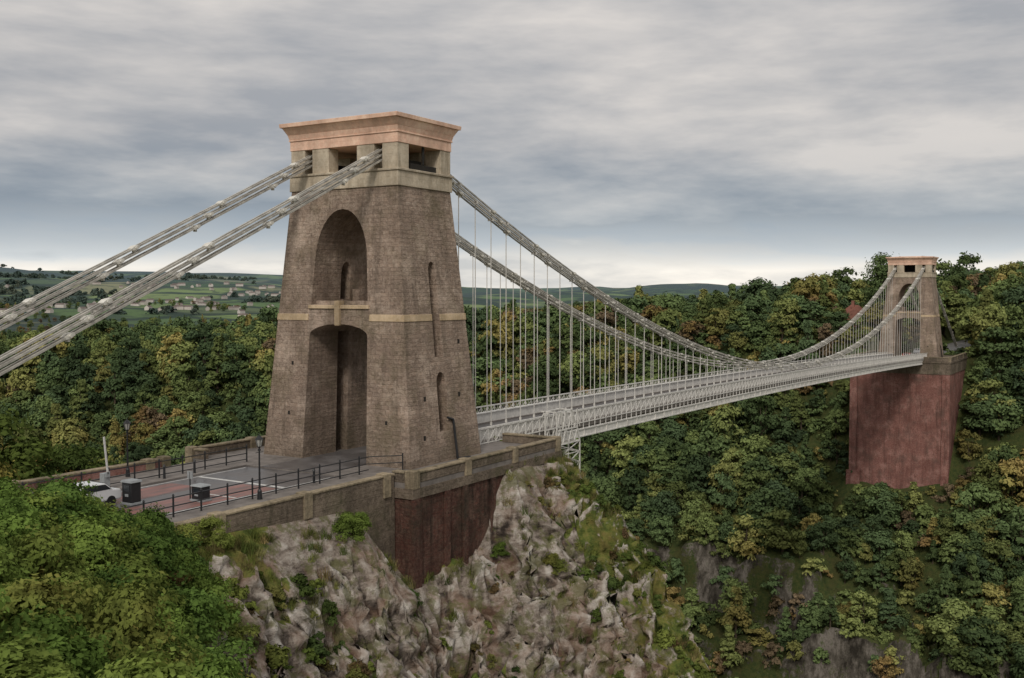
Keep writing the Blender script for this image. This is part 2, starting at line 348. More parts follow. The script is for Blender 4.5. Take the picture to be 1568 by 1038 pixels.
M_riv=simple('river_water',(.09,.075,.055),.12,.1,.05,.5)
b=MB(); b.box(70,145,-900,1500,-77.2,-76.4); b.obj('river',M_riv)

# ------------------------------------------------------------------ bridge
BR=empty('suspension_bridge')
DZ=0.6
FARX,FARDZ=214.0,-3.7
def deck(x):
    t=x/FARX; return DZ+FARDZ*t+.75*4*t*(1-t)
def TA(z): return 4.61-1.31*z/20.8
def TB(z): return 7.16-2.05*z/20.8
def apply_bool(o,cutters):
    for c in cutters:
        m=o.modifiers.new('b','BOOLEAN'); m.operation='DIFFERENCE'; m.solver='EXACT'; m.object=c
    dg=bpy.context.evaluated_depsgraph_get(); dg.update()
    me=bpy.data.meshes.new_from_object(o.evaluated_get(dg)); o.modifiers.clear(); o.data=me
    for c in cutters: bpy.data.objects.remove(c,do_unlink=True)
tw=empty('stone_tower',parent=BR)
b=MB(); b.taper(TA(-1.5),TB(-1.5),-1.5,TA(20.8),TB(20.8),20.8); body=b.obj('tower_body',[M_tower],tw)
cut=[]
def arch(hw0,z0,hw1,zs,za,n=16,pw=2.0):
    pr=[(-hw0,z0),(hw0,z0),(hw1,zs)]
    for i in range(1,n):
        a=math.pi*i/n; c=math.cos(a); s=math.sin(a)
        pr.append((hw1*(abs(c)**(2/pw))*(1 if c>0 else -1),zs+(za-zs)*(s**(2/pw))))
    pr.append((-hw1,zs)); return pr
c=MB(); c.prism(arch(3.15,-1,2.78,9.9,10.75),'x',-9,9); cut.append(c.obj('c1',M_tower))
c=MB(); c.prism(arch(2.72,12.2,2.5,15.4,19.3),'x',-9,9); cut.append(c.obj('c2',M_tower))
c=MB(); c.box(-.75,.55,-4.4,4.4,-.5,10.1); cut.append(c.obj('c3',M_tower))
c=MB(); c.prism(arch(.55,12.6,.55,14.6,15.5),'y',2,4.6); cut.append(c.obj('c5',M_tower))
for sg in (-1,1):
    c=MB(); c.prism(arch(.5,8.3,.45,14.6,15.4),'y',sg*4.85,sg*9); cut.append(c.obj('c6',M_tower))
    c=MB(); c.prism(arch(.62,2.8,.58,6.3,7.2),'y',sg*5.6,sg*9); cut.append(c.obj('c7',M_tower))
apply_bool(body,cut)
bv=body.modifiers.new('bev','BEVEL'); bv.width=.12; bv.segments=2; bv.limit_method='ANGLE'; bv.angle_limit=R(50)
b=MB()
def ring(z0,z1,pr,m=0,gap=None,gapx=None):
    a0,a1=TA(z0)+pr,TA(z1)+pr; b0,b1=TB(z0)+pr,TB(z1)+pr
    for sx in (-1,1):
        segs=[(-1,1)] if not gap else [(-1,-gap),(gap,1)]
        for s0,s1 in segs:
            y00,y01=(s0*b0 if abs(s0)==1 else s0),(s1*b0 if abs(s1)==1 else s1)
            y10,y11=(s0*b1 if abs(s0)==1 else s0),(s1*b1 if abs(s1)==1 else s1)
            b.quadbox([(sx*a0,y00,z0),(sx*(a0-.3),y00,z0),(sx*(a0-.3),y01,z0),(sx*a0,y01,z0),(sx*a1,y10,z1),(sx*(a1-.3),y10,z1),(sx*(a1-.3),y11,z1),(sx*a1,y11,z1)],m)
    for sy in (-1,1):
        segs=[(-a0+.3,a0-.3)] if not gapx else [(-a0+.3,-gapx),(gapx,a0-.3)]
        for x0,x1 in segs:
            b.quadbox([(x0,sy*(b0-.3),z0),(x1,sy*(b0-.3),z0),(x1,sy*b0,z0),(x0,sy*b0,z0),(x0,sy*(b1-.3),z1),(x1,sy*(b1-.3),z1),(x1,sy*b1,z1),(x0,sy*b1,z1)],m)
ring(11.0,11.5,.06,0,gap=2.95,gapx=.5)
b.box(-TA(11.4)-.12,-TA(11.4)+.5,-2.9,2.9,11.9,12.17)
b.box(-TA(11.4)-.25,-TA(11.4)+.4,-.22,.22,10.65,12.5)
b.obj('string_course_band',M_band,tw,bevel=.03)
b=MB(); b.taper(3.42,5.23,20.8,3.4,5.21,21.9); b.taper(3.5,5.32,21.9,3.5,5.32,22.08)
b.obj('belfry_base',M_cream,tw,bevel=.04)
b=MB()
for sy in (-1,1): b.taper(TA(-1.5)+.2,(TB(-1.5)+.2-3.3)/2,-1.5,TA(.5)+.12,(TB(.5)+.12-3.3)/2,-.0+.2,0,0,sy*(3.3+(TB(0)+.2-3.3)/2))
b.obj('plinth',M_tower,tw,bevel=.04)
b=MB(); zz0,zz1=22.08,23.9
ys_=[(-5.12,-3.72),(-2.98,-1.35),(1.35,2.98),(3.72,5.12)]
for sx in (-1,1):
    for k,(y0,y1) in enumerate(ys_):
        dep=1.35 if k in (0,3) else 1.1
        x0,x1=(3.32-dep,3.32) if sx>0 else (-3.32,-3.32+dep)
        b.box(x0,x1,y0,y1,zz0,zz1)
b.obj('saddle_room_posts',M_cream,tw,bevel=.04)
b=MB(); b.box(-1.6,1.6,-5.0,-4.9,22.08,22.55); b.box(-1.2,1.2,-3.9,-2.8,22.08,23.0); b.box(-1.2,1.2,2.8,3.9,22.08,23.0); b.box(-.12,.12,-5,-4.88,22.55,23.9)
b.box(1.2,1.5,-2.5,2.5,22.08,23.9)
b.obj('cast_iron_saddles',M_dark,tw,bevel=.03)
b=MB(); b.taper(3.37,5.17,23.9,3.37,5.17,24.62); b.taper(3.45,5.25,24.62,3.45,5.25,24.74)
b.taper(3.42,5.2,24.74,3.52,5.3,25.1); b.taper(3.52,5.3,25.1,3.92,5.5,25.62); b.taper(4.05,5.62,25.62,4.08,5.65,25.92); b.taper(3.9,5.4,25.92,1.2,2.6,26.12)
b.obj('cornice',M_pink,tw,bevel=.025)
b=MB()
zb=lambda z:-TB(z)-.12
b.cyl((1.0,zb(3.6),3.6),(1.0,zb(.6)-.1,.7),.09); b.cyl((1.0,zb(3.6),3.6),(.3,zb(3.8),3.8),.09); b.cyl((1.0,zb(.7)-.1,.7),(2.6,zb(.7)-.15,.6),.08)
b.obj('drain_pipe',M_black,tw)
b=MB()
for (x,z) in ((-2.2,5.2),(2.2,5.2),(-2.6,2.4),(2.7,9.2)): 
    b.box(x-.12,x+.12,-TB(z)-.005,-TB(z)+.2,z,z+.35)
for (y,z) in ((4.6,3.8),(-4.8,3.6),(4.4,7.6)):
    b.box(-TA(z)-.005,-TA(z)+.2,y-.1,y+.1,z,z+.28)
b.obj('putlog_vents',M_dark,tw)
b=MB(); b.box(.8,3.3,1.9,2.6,12.2,13.4); b.box(-3.4,-3.25,-2.6,2.6,12.2,12.5); b.obj('upper_chamber_ledge',M_tower,tw)
tw2=empty('stone_tower',(FARX,0,deck(FARX)-DZ),BR)
for ch in list(tw.children):
    o=ch.copy(); o.parent=tw2; COL.objects.link(o)

LOWX=111.0; LOWZ=1.35; KA=(23.0-LOWZ)/(LOWX-3.3)**2
FZ=23.0+deck(FARX)-DZ; KB=(FZ-LOWZ)/((FARX-3.3)-LOWX)**2
def zc(x): return LOWZ+(KA if x<LOWX else KB)*(x-LOWX)**2
def land(x):
    u=-x-3.3; return 23.0-.468*u+.00034*u*u
def landf(x):
    u=x-FARX-3.3; return FZ-.46*u
SP=[.36,0,-.36]
def chainrun(b,f,xa,xb,y,step=7.3):
    for ti,off in enumerate(SP):
        st0=(.25+.16*ti)
        pts=[xa]; nx_=xa+ (step*st0 if xb>xa else -step*st0)
        while (nx_<xb if xb>xa else nx_>xb):
            pts.append(nx_); nx_+= step if xb>xa else -step
        pts.append(xb)
        for i in range(len(pts)-1):
            p0=(pts[i],y,f(pts[i])+off);p1=(pts[i+1],y,f(pts[i+1])+off)
            for w in (-.17,.17):
                b.beam((p0[0],y+w,p0[2]),(p1[0],y+w,p1[2]),.12,.115,0)
            if i>0:
                d=(Vector(p1)-Vector(p0)).normalized()
                q=Vector(p0)
                b.beam(q-d*.3,q,.48,.15,1,.48,.27); b.beam(q,q+d*.3,.48,.27,1,.48,.15)
                b.cyl((q.x,y-.33,q.z),(q.x,y+.33,q.z),.09,n=8,m=1)
                b.beam(q+Vector((0,0,-.3)),q+Vector((0,0,.05)),.2,.16,1)
for y in (-3.35,3.35):
    b=MB(); chainrun(b,zc,3.0,FARX-3.0,y); chainrun(b,land,-3.0,-54,y); chainrun(b,landf,FARX+3.0,FARX+50,y)
    b.obj('suspension_chain',[M_chain,M_joint],BR)
b=MB(); x=7.0; i=0
while x<FARX-6:
    for y in (-3.35,3.35):
        top=zc(x)+SP[i%3]
        b.cyl((x,y,deck(x)-.2),(x,y,top),.042,n=5)
        if top-deck(x)>2.2: b.box(x-.07,x+.07,y-.07,y+.07,deck(x)+1.2,deck(x)+1.45)
        b.box(x-.09,x+.09,y-.26,y+.26,top-.14,top+.08)
    x+=2.44; i+=1
b.obj('hanger_rods',M_hang,BR)
b=MB(); n=90; X0,X1=4.4,FARX-4.4
px=[X0+(X1-X0)*i/n for i in range(n+1)]
def strip(y0,y1,za,zb_,m=0):
    for i in range(n):
        p,q=px[i],px[i+1]; 
        b.quadbox([(p,y0,deck(p)+za),(q,y0,deck(q)+za),(q,y1,deck(q)+za),(p,y1,deck(p)+za),(p,y0,deck(p)+zb_),(q,y0,deck(q)+zb_),(q,y1,deck(q)+zb_),(p,y1,deck(p)+zb_)],m)
strip(-3.0,3.0,-.35,0,1); strip(-4.6,-3.05,-.28,.1,2); strip(3.05,4.6,-.28,.1,2)
b.obj('deck_roadway',[M_iron,M_asph,M_pave],BR)
b=MB()
for s in (-1,1):
    y=s*3.35
    for z0,z1,w in ((-1.05,-.95,.5),(.98,1.08,.45)): strip(y-w/2,y+w/2,z0,z1)
    strip(y-.05,y+.05,-.95,.98)
    yo=s*4.72
    strip(yo-.06,yo+.06,-1.15,-.55); strip(yo-.16,yo+.16,-.55,-.45); strip(yo-.16,yo+.16,-1.25,-1.15)
    strip(yo-.07,yo+.07,1.32,1.44); strip(yo-.04,yo+.04,.08,.16)
    x=X0
    k=0
    while x<X1-1.3:
        b.beam((x,yo,deck(x)-.45),(x,yo,deck(x)+1.35),.07,.07)
        xm=x+1.22
        b.beam((x,yo,deck(x)+.15),(xm,yo,deck(xm)+1.32),.04,.05); b.beam((x,yo+.03,deck(x)+1.32),(xm,yo+.03,deck(xm)+.15),.04,.05)
        b.beam((x+.61,yo,deck(x)+.15),(x+.61,yo,deck(x)+1.32),.03,.03)
        if k%2==0:
            b.beam((x,yo+s*.1,deck(x)-1.2),(x,yo+s*.1,deck(x)-.45),.12,.1)
            if s==1:
                b.beam((x,-4.7,deck(x)-.75),(x,4.7,deck(x)-.75),.12,.5)
        x+=1.22;k+=1
b.obj('stiffening_girders_and_railings',M_iron,BR)
b=MB()
def G3(p,q,w=.11): b.beam(p,q,w,w)
gx0,gx1=18.2,22.6
for y in (-5.1,-6.3):
    zt=2.4; G3((gx0,y,zt),(gx1-1.6,y,zt)); G3((gx0,y,-.6),(gx1,y,-.6)); G3((gx0+2.2,y,-3.6),(gx1,y,-3.6)); G3((gx0,y,zt),(gx0,y,-.6)); G3((gx1-1.6,y,zt),(gx1,y,-.6)); G3((gx1,y,-.6),(gx1,y,-3.6)); G3((gx0,y,-.6),(gx0+2.2,y,-3.6)); G3((gx0,y,.7),(gx1-.8,y,.7))
    for i in range(4):
        a=gx0+i*1.1; G3((a,y,-.6),(a+.6,y,.7),.07); G3((a+.6,y,.7),(a+1.1,y,-.6),.07); G3((a,y,.7),(a+.6,y,zt),.07); G3((a+1.1,y,.7),(a+.6,y,zt),.07)
    for i in range(3):
        z=-.6-i; G3((gx0+.8*i+.2,y,z),(gx1,y,z-1),.07); G3((gx1,y,z),(gx0+.8*(i+1),y,z-1),.07); G3((gx0+.75*(i+1),y,z-1),(gx1,y,z-1),.07)
for x in np.arange(gx0,gx1+.1,.73):
    G3((x,-6.3,-.6),(x,-5.1,-.6),.07)
for z in (-1.6,-2.6,-3.6): G3((gx1,-6.3,z),(gx1,-4.8,z)); G3((gx0+2.2,-6.3,z),(gx0+2.2,-5.1,z))
b.box(gx0+2.2,gx1,-6.3,-5.1,-3.66,-3.6)
for x in (gx0,gx1-1.6): G3((x,-6.3,2.4),(x,-4.7,2.4)); G3((x,-5.1,2.4),(x,-4.7,1.8))
b.obj('maintenance_gantry',M_iron,BR)

AB=empty('abutment',parent=BR)
b=MB(); b.box(-9,11,-10.6,10.6,-34,-.4,0); b.box(-9.12,11.12,-10.72,10.72,-.4,.25,1); b.box(-9,11,-10.6,10.6,.25,.598,2)
for x in (-5.2,-3.0,.6,2.6): b.box(x-.28,x+.28,-10.78,-10.62,-30,-.41,0)
b.box(-9.14,-8.2,-10.78,-10.605,-30,-.41,0)
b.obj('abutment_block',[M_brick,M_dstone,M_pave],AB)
def parapet(b,x0,x1,y,z,axis='x',h=.95,piers=()):
    t=.24
    if axis=='x':
        b.box(x0,x1,y-t,y+t,z,z+h,0); b.box(x0,x1,y-t-.07,y+t+.07,z+h,z+h+.13,1)
        for p in piers: b.box(p-.36,p+.36,y-t-.13,y+t+.13,z-.35,z+h+.17,1); b.taper(.38,.38,z+h+.17,.3,.3,z+h+.24,1,p,y)
    else:
        b.box(y-t,y+t,x0,x1,z,z+h,0); b.box(y-t-.07,y+t+.07,x0,x1,z+h,z+h+.13,1)
        for p in piers: b.box(y-t-.13,y+t+.13,p-.36,p+.36,z-.35,z+h+.17,1); b.taper(.38,.38,z+h+.17,.3,.3,z+h+.24,1,y,p)
b=MB()
for s in (-1,1):
    parapet(b,-8.66,10.6,s*10.4,.602,'x',.62,(-8.75,-2.6,3.8,10.5))
    parapet(b,*sorted((s*8.9,s*9.9)),-8.72,.603,'y',.62)
parapet(b,5.3,10.0,10.8,.604,'y',.62); parapet(b,-10.0,-5.3,10.8,.604,'y',.62)
b.obj('parapet_wall',[M_dstone,M_cope],AB,bevel=.03)
zf=deck(FARX)
b=MB(); b.box(203,232,-11,12,-50,zf-3.2,0); b.box(202.85,232.1,-11.15,12.15,zf-3.2,zf-.5,1); b.box(202.7,232.2,-11.3,12.3,zf-.5,zf-.1,1)
for y in (-10.2,11.3): b.box(202.7,202.99,y-.9,y+.9,-50,zf-3.3,0)
b.box(202.4,202.98,9.5,12.8,-52,-31,0)
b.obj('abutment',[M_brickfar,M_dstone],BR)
b=MB()
parapet(b,203.3,232,-10.8,zf-.09,'x',.9,(203.4,213,223,231)); parapet(b,203.3,232,11.8,zf-.09,'x',.9,(203.4,213,223,231))
parapet(b,-10.6,-5,203.2,zf-.09,'y',.9); parapet(b,5,11.6,203.2,zf-.09,'y',.9)
b.obj('parapet_wall',[M_dstone,M_cope],BR,bevel=.03)

b=MB(); b.box(-130,-9.001,-8.75,8.75,-8,.45,1); b.box(-130,-9.001,-8.75,-4.4,.45,.6,1);b.box(-130,-9.001,4.4,8.75,.45,.6,1)
b.obj('pavement',[M_asph,M_pave])
b=MB(); b.box(-130,-9.002,-4.39,4.39,.452,.5,0); b.box(-9.0,4.39,-2.9,2.9,.6,.63,0)
b.obj('road',[M_asph])
b=MB(); b.box(FARX-4.3,FARX+140,-4.2,4.2,zf-.6,zf,0); b.obj('road',[M_asph])
b=MB()
for x in np.arange(-120,-30,4.5): b.box(x,x+2,-.06,.06,.5,.505)
for s in (-1,1): b.box(-120,-9.5,s*4.0-.05,s*4.0+.05,.5,.505)
b.box(-14,-13.7,-3.9,3.9,.5,.505); b.box(-18,-17.85,-3.8,-.4,.505,.509)
b.obj('road_marking',M_white)
b=MB(); b.box(-28,-14.3,-3.8,-.7,.5,.504); b.box(-30,-16.5,.8,3.6,.5,.504); b.obj('light_trail_strips',M_red)  # strips on the road carrying the painted traffic light trails
b=MB(); b.box(-24.5,-9.13,-9.24,-8.76,-14,.1,2); b.box(-60,-24.5,-9.24,-8.76,-6,.1,2); b.box(-24.5,-9.13,8.76,9.24,-14,.1,2)
parapet(b,-24.5,-9.2,-9.0,.1,'x',1.0,(-24.3,-17.5,-10))
parapet(b,-60,-24.8,-9.0,.1,'x',1.0,(-36,-48)); 
b.obj('roadside_stone_wall',[M_dstone,M_cope,M_dstone],bevel=.03)
b=MB(); parapet(b,-24.5,-12.5,9.0,.1,'x',1.0,(-24.3,-14,-12.6)); b.obj('roadside_brick_wall',[M_brickfar,M_cope],bevel=.03)
def railing(x0,x1,y):
    b=MB(); z=.6
    for h in (1.1,.62,.2): b.cyl((x0,y,z+h),(x1,y,z+h),.035,n=6)
    x=x0
    while x<x1+.01:
        b.cyl((x,y,z),(x,y,z+1.2),.055,n=6); b.cyl((x,y,z+1.2),(x,y,z+1.3),.075,.03,n=6); x+=2.0
    b.obj('metal_railing',M_black)
railing(-30,-7,-5.3); railing(-30,-8,5.4)
b=MB(); 
for h in (1.1,.6): b.cyl((-7,-5.3,.6+h),(-5.2,-6.9,.6+h),.035,n=6)
b.cyl((-5.2,-6.9,.6),(-5.2,-6.9,1.85),.05,n=6); b.obj('metal_railing',M_black)
M_lampglass=simple('lamp_glass',(.45,.45,.42),.2,.1,4,.5)
def lamp(x,y,z,h=3.9):
    b=MB(); b.cyl((0,0,0),(0,0,.5),.16,.13,10,0); b.cyl((0,0,.5),(0,0,.62),.15,.07,10,0); b.cyl((0,0,.62),(0,0,h-.75),.065,.045,8,0)
    b.cyl((0,0,h-.95),(0,0,h-.85),.09,.09,8,0); b.beam((-.3,0,h-1.05),(.3,0,h-1.05),.03,.03,0)
    b.cyl((0,0,h-.75),(0,0,h-.68),.1,.15,6,0); b.cyl((0,0,h-.68),(0,0,h-.25),.13,.22,6,1); b.cyl((0,0,h-.25),(0,0,h-.05),.27,.09,6,0); b.cyl((0,0,h-.05),(0,0,h+.12),.05,.01,6,0)
    for i in range(6):
        a=i*math.pi/3; b.beam((math.cos(a)*.14,math.sin(a)*.14,h-.68),(math.cos(a)*.23,math.sin(a)*.23,h-.25),.025,.025,0)
    b.obj('street_lamp',[M_black,M_lampglass],loc=(x,y,z))
lamp(-17.8,-5.7,.6); lamp(-16.8,7.6,.6)
def toll(x,y,s=1.0):
    b=MB(); b.box(-.42,.42,-.5,.5,0,.12,1); b.box(-.34,.34,-.42,.42,.12,1.25*s,0); b.taper(.42,.5,1.25*s,.36,.44,1.37*s,1)
    b.box(-.36,-.34,-.25,.25,.75*s,1.1*s,2); b.box(-.37,-.34,-.15,.15,.45*s,.6*s,1)
    b.obj('toll_machine',[M_black,M_grey,M_glass],loc=(x,y,.5),bevel=.02)
toll(-22.4,.2,1.05); toll(-19.6,-2.6,.72); toll(-27,-2.0)
b=MB(); b.box(-.22,.22,-.22,.22,0,1.05,0); b.beam((0,-.3,1.0),(-.25,-.3,3.4),.08,.12,1); b.box(-.15,.15,-.34,-.22,.8,1.15,0)
b.obj('barrier_gate',[M_grey,M_white],loc=(-20.6,5.0,.6),bevel=.015)
b=MB(); b.cyl((0,0,0),(0,0,1.7),.04,n=6); b.box(-.03,.03,-.22,.22,1.3,1.75,1); b.obj('traffic_sign',[M_black,M_grey],loc=(-19.8,-1.9,.5))
for k,(x,y) in enumerate(((-16,4.9),(-13.4,4.9),(-12,-4.8))):
    b=MB(); b.cyl((0,0,0),(0,0,.8),.09,.075,10); b.cyl((0,0,.8),(0,0,.95),.11,.05,10); b.obj('bollard',M_black,loc=(x,y,.6))
def car(x,y,z,mat,rot=0):
    root=empty('car',(x,y,z)); root.rotation_euler=(0,0,rot)
    prof=[(-2.1,.35),(-2.15,.7),(-2.05,.95),(-1.5,1.02),(-1.0,1.42),(.45,1.46),(1.15,1.0),(2.0,.86),(2.15,.6),(2.1,.35)]
    b=MB(); b.prism(prof,'y',-.84,.84); o=b.obj('body',mat,root,bevel=.09)
    b=MB(); b.prism([(-1.35,1.04),(-.95,1.36),(.42,1.4),(.98,1.03)],'y',-.852,.852); b.obj('side_windows',M_glass,root)
    b=MB()
    b.beam((.52,0,1.42),(1.1,0,1.06),1.4,.05); b.beam((-1.06,0,1.4),(-1.46,0,1.08),1.35,.05); b.obj('windscreens',M_glass,root)
    b=MB()
    for wx in (-1.35,1.35):
        for wy in (-.86,.66): b.cyl((wx,wy,.32),(wx,wy+.2,.32),.32,n=16)
    b.obj('wheels',M_tyre,root)
    b=MB(); b.box(2.08,2.17,-.75,-.45,.62,.78);b.box(2.08,2.17,.45,.75,.62,.78); b.obj('headlights',M_joint,root)
car(-24.9,1.4,.5,M_carw,math.pi); car(FARX+18,1.5,zf,M_carw); car(FARX+26,-1.6,zf,M_cars,math.pi); car(FARX+36,1.6,zf,M_carw); car(FARX-12,-1.4,deck(FARX-12),M_cars)

# ------------------------------------------------------------------ vegetation
def leafmat(name,stops,tr=0,patch=.35,dark=(.016,.026,.009),dk=.6,pw=.3,br=(.6,1.45),gain=1.0):
    m=bpy.data.materials.new(name); m.use_nodes=True; nt=m.node_tree; N=NT(nt); nt.nodes.remove(nt.nodes['Principled BSDF'])
    d=nt.nodes.new('ShaderNodeBsdfDiffuse')
    oi=nt.nodes.new('ShaderNodeObjectInfo'); g=nt.nodes.new('ShaderNodeNewGeometry').outputs['Position']
    c=N.ramp(N.math('ADD',oi.outputs['Random'],N.math('MULTIPLY',N.math('SUBTRACT',N.noise(g,patch,1,.6),.5),pw),clamp=True),stops)
    r2=N.math('FRACT',N.math('MULTIPLY',oi.outputs['Random'],37.7))
    c=N.scale(c,N.mrange(r2,0,1,br[0]*gain,br[1]*gain))
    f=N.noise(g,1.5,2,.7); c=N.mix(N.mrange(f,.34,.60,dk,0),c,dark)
    N.l(c,d.inputs[0]); out=d.outputs[0]
    if tr:
        t=nt.nodes.new('ShaderNodeBsdfTranslucent'); N.l(c,t.inputs[0])
        mx=nt.nodes.new('ShaderNodeMixShader'); mx.inputs[0].default_value=tr; N.l(out,mx.inputs[1]); N.l(t.outputs[0],mx.inputs[2]); out=mx.outputs[0]
    N.l(out,nt.nodes['Material Output'].inputs[0])
    return m
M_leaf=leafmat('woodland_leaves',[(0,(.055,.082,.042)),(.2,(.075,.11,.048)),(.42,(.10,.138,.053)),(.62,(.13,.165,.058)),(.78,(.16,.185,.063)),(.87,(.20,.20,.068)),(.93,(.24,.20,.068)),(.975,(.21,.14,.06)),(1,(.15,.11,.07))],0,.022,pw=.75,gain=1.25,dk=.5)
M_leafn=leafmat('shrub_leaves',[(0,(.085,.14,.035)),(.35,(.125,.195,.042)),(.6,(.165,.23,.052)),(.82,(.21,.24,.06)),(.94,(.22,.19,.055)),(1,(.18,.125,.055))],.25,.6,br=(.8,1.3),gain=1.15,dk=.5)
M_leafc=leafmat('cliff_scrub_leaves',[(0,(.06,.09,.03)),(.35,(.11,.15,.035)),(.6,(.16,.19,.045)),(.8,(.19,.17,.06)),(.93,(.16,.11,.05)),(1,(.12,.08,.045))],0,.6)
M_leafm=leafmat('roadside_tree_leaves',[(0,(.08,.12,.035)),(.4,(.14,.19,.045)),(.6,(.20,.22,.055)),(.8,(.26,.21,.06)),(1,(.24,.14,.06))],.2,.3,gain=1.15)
M_grass=leafmat('grass_blades',[(0,(.08,.11,.03)),(.4,(.14,.16,.04)),(.7,(.21,.20,.08)),(1,(.24,.17,.08))],0,.8)
M_bark=simple('bark',(.09,.07,.05),.95,.3,3)
def leaves(cent,nrm,size,asp=1.3):
    n=len(cent); nrm=nrm/np.linalg.norm(nrm,axis=1)[:,None]
    t=np.cross(nrm,rng.normal(size=(n,3))); t/=np.linalg.norm(t,axis=1)[:,None]; u=np.cross(nrm,t)
    s=size[:,None]; v=np.stack([cent-t*s*asp,cent-u*s*.8,cent+t*s*asp,cent+u*s*.8],1).reshape(-1,3)
    return v,np.arange(n*4).reshape(-1,4)
def tree_mesh(name,H,W,ncl,per,ls,mat,seed,kind='round',trunk=True):
    global rng; rng=np.random.default_rng(seed); rr=random.Random(seed)
    cs=[];rs=[]
    for i in range(ncl):
        a=rng.uniform(0,2*math.pi); h=rng.uniform(0,1)
        if kind=='round': rad=W*.5*math.sqrt(max(0,1-(2*h-1.0)**2))*rng.uniform(.35,.85); z=H*(.22+.68*h); r=H*.12*rng.uniform(.75,1.5)
        elif kind=='shrub': rad=W*.5*(1-h*.75)*rng.uniform(.3,.95); z=H*(.08+.75*h); r=H*.2*rng.uniform(.6,1.3)
        else: rad=W*.5*(1-h)*rng.uniform(.5,.95); z=H*(.15+.8*h); r=H*.07*rng.uniform(.8,1.5)*(1.3-h*.7)
        cs.append((rad*math.cos(a),rad*math.sin(a),z)); rs.append(r)
    C=[];Nn=[];Sz=[]
    for c,r in zip(cs,rs):
        d=rng.normal(size=(per,3)); d/=np.linalg.norm(d,axis=1)[:,None]; d[:,2]=np.where(d[:,2]<-.3,-d[:,2]*.6,d[:,2])
        q=r*rng.uniform(.6,1.1,(per,1))*(1+.25*np.sin(d[:,:1]*5+c[0])); 
        C.append(np.array(c)+d*q*np.array([1.15,1.15,.8])); Nn.append(d+rng.normal(size=(per,3))*.4+np.array([0,0,.35])); Sz.append(ls*rng.uniform(.5,1.25,per))
    C=np.vstack(C);Nn=np.vstack(Nn);Sz=np.concatenate(Sz); v,f=leaves(C,Nn,Sz)
    b=MB()
    if trunk:
        b.cyl((0,0,-1.0),(0,0,H*.35),H*.025,H*.018,7); b.cyl((0,0,H*.35),(H*.02,0,H*.75),H*.018,H*.006,6)
        for c in rr.sample(cs,min(9,len(cs))): b.cyl((0,0,H*rr.uniform(.22,.5)),c,H*.010,H*.003,5)
    nb=len(b.v); me=bpy.data.meshes.new(name)
    allv=np.vstack([v,np.array(b.v)]) if nb else v
    me.from_pydata(allv.tolist(),[],f.tolist()+[tuple(i+len(v) for i in q) for q in b.f])
    me.materials.append(mat); me.materials.append(M_bark)
    mi=np.zeros(len(me.polygons),np.int32); mi[len(f):]=1; me.polygons.foreach_set('material_index',mi); me.update(); return me
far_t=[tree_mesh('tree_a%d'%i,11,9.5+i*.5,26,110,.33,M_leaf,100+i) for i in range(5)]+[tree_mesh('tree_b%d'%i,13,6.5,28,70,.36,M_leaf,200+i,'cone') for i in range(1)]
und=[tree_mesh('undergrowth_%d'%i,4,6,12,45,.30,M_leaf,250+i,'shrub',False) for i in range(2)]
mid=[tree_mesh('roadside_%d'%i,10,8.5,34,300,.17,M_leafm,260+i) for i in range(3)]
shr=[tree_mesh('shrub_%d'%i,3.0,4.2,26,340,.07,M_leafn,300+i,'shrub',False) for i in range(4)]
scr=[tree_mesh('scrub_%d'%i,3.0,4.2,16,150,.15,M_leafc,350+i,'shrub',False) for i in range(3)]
def tuft(seed):
    r=random.Random(seed); v=[];f=[]
    for i in range(60):
        a=r.uniform(0,6.28);d=r.uniform(0,.35);x,y=d*math.cos(a),d*math.sin(a);h=r.uniform(.15,.5);w=.018
        lx,ly=r.uniform(-.25,.25),r.uniform(-.25,.25);k=len(v);ca,sa=math.cos(a+1.5)*w,math.sin(a+1.5)*w
        v+=[(x-ca,y-sa,-.1),(x+ca,y+sa,-.1),(x+lx+ca*.3,y+ly+sa*.3,h),(x+lx-ca*.3,y+ly-sa*.3,h)]; f.append((k,k+1,k+2,k+3))
    me=bpy.data.meshes.new('tuft'); me.from_pydata(v,[],f); me.materials.append(M_grass); return me
tf=[tuft(i) for i in range(3)]
rnd=random.Random(5)
def inst(name,meshes,X,Y,Z,sc,par,zs=None,sink=.0):
    for i in range(len(X)):
        o=bpy.data.objects.new(name,rnd.choice(meshes)); s=sc[i]
        o.location=(X[i],Y[i],Z[i]-sink*s); o.scale=(s*rnd.uniform(.85,1.15),s*rnd.uniform(.85,1.15),s*(rnd.uniform(.85,1.2)))
        o.rotation_euler=(rnd.uniform(-.06,.06),rnd.uniform(-.06,.06),rnd.uniform(0,6.28)); o.parent=par; COL.objects.link(o)
F=empty('woodland_trees')
def cand(x0,x1,y0,y1,sp,seed):
    r=np.random.default_rng(seed); gx_,gy_=np.meshgrid(np.arange(x0,x1,sp),np.arange(y0,y1,sp)); 
    return gx_.ravel()+r.uniform(-.45,.45,gx_.size)*sp, gy_.ravel()+r.uniform(-.45,.45,gx_.size)*sp,r
tot=0
CAMX,CAMY=-63.4,-51.4
def wedge(X,Y,m=5):
    a=np.degrees(np.arctan2(Y-CAMY,X-CAMX)); return (a>31.4-26.2-m)&(a<31.4+26.2+m)
def cliffzone(X,Y):
    k=(Y>8)&(Y<60); return ((X>150)&(X<161)&~(k&(X<158)&(X>157)))|(k&(X>165)&(X<175))
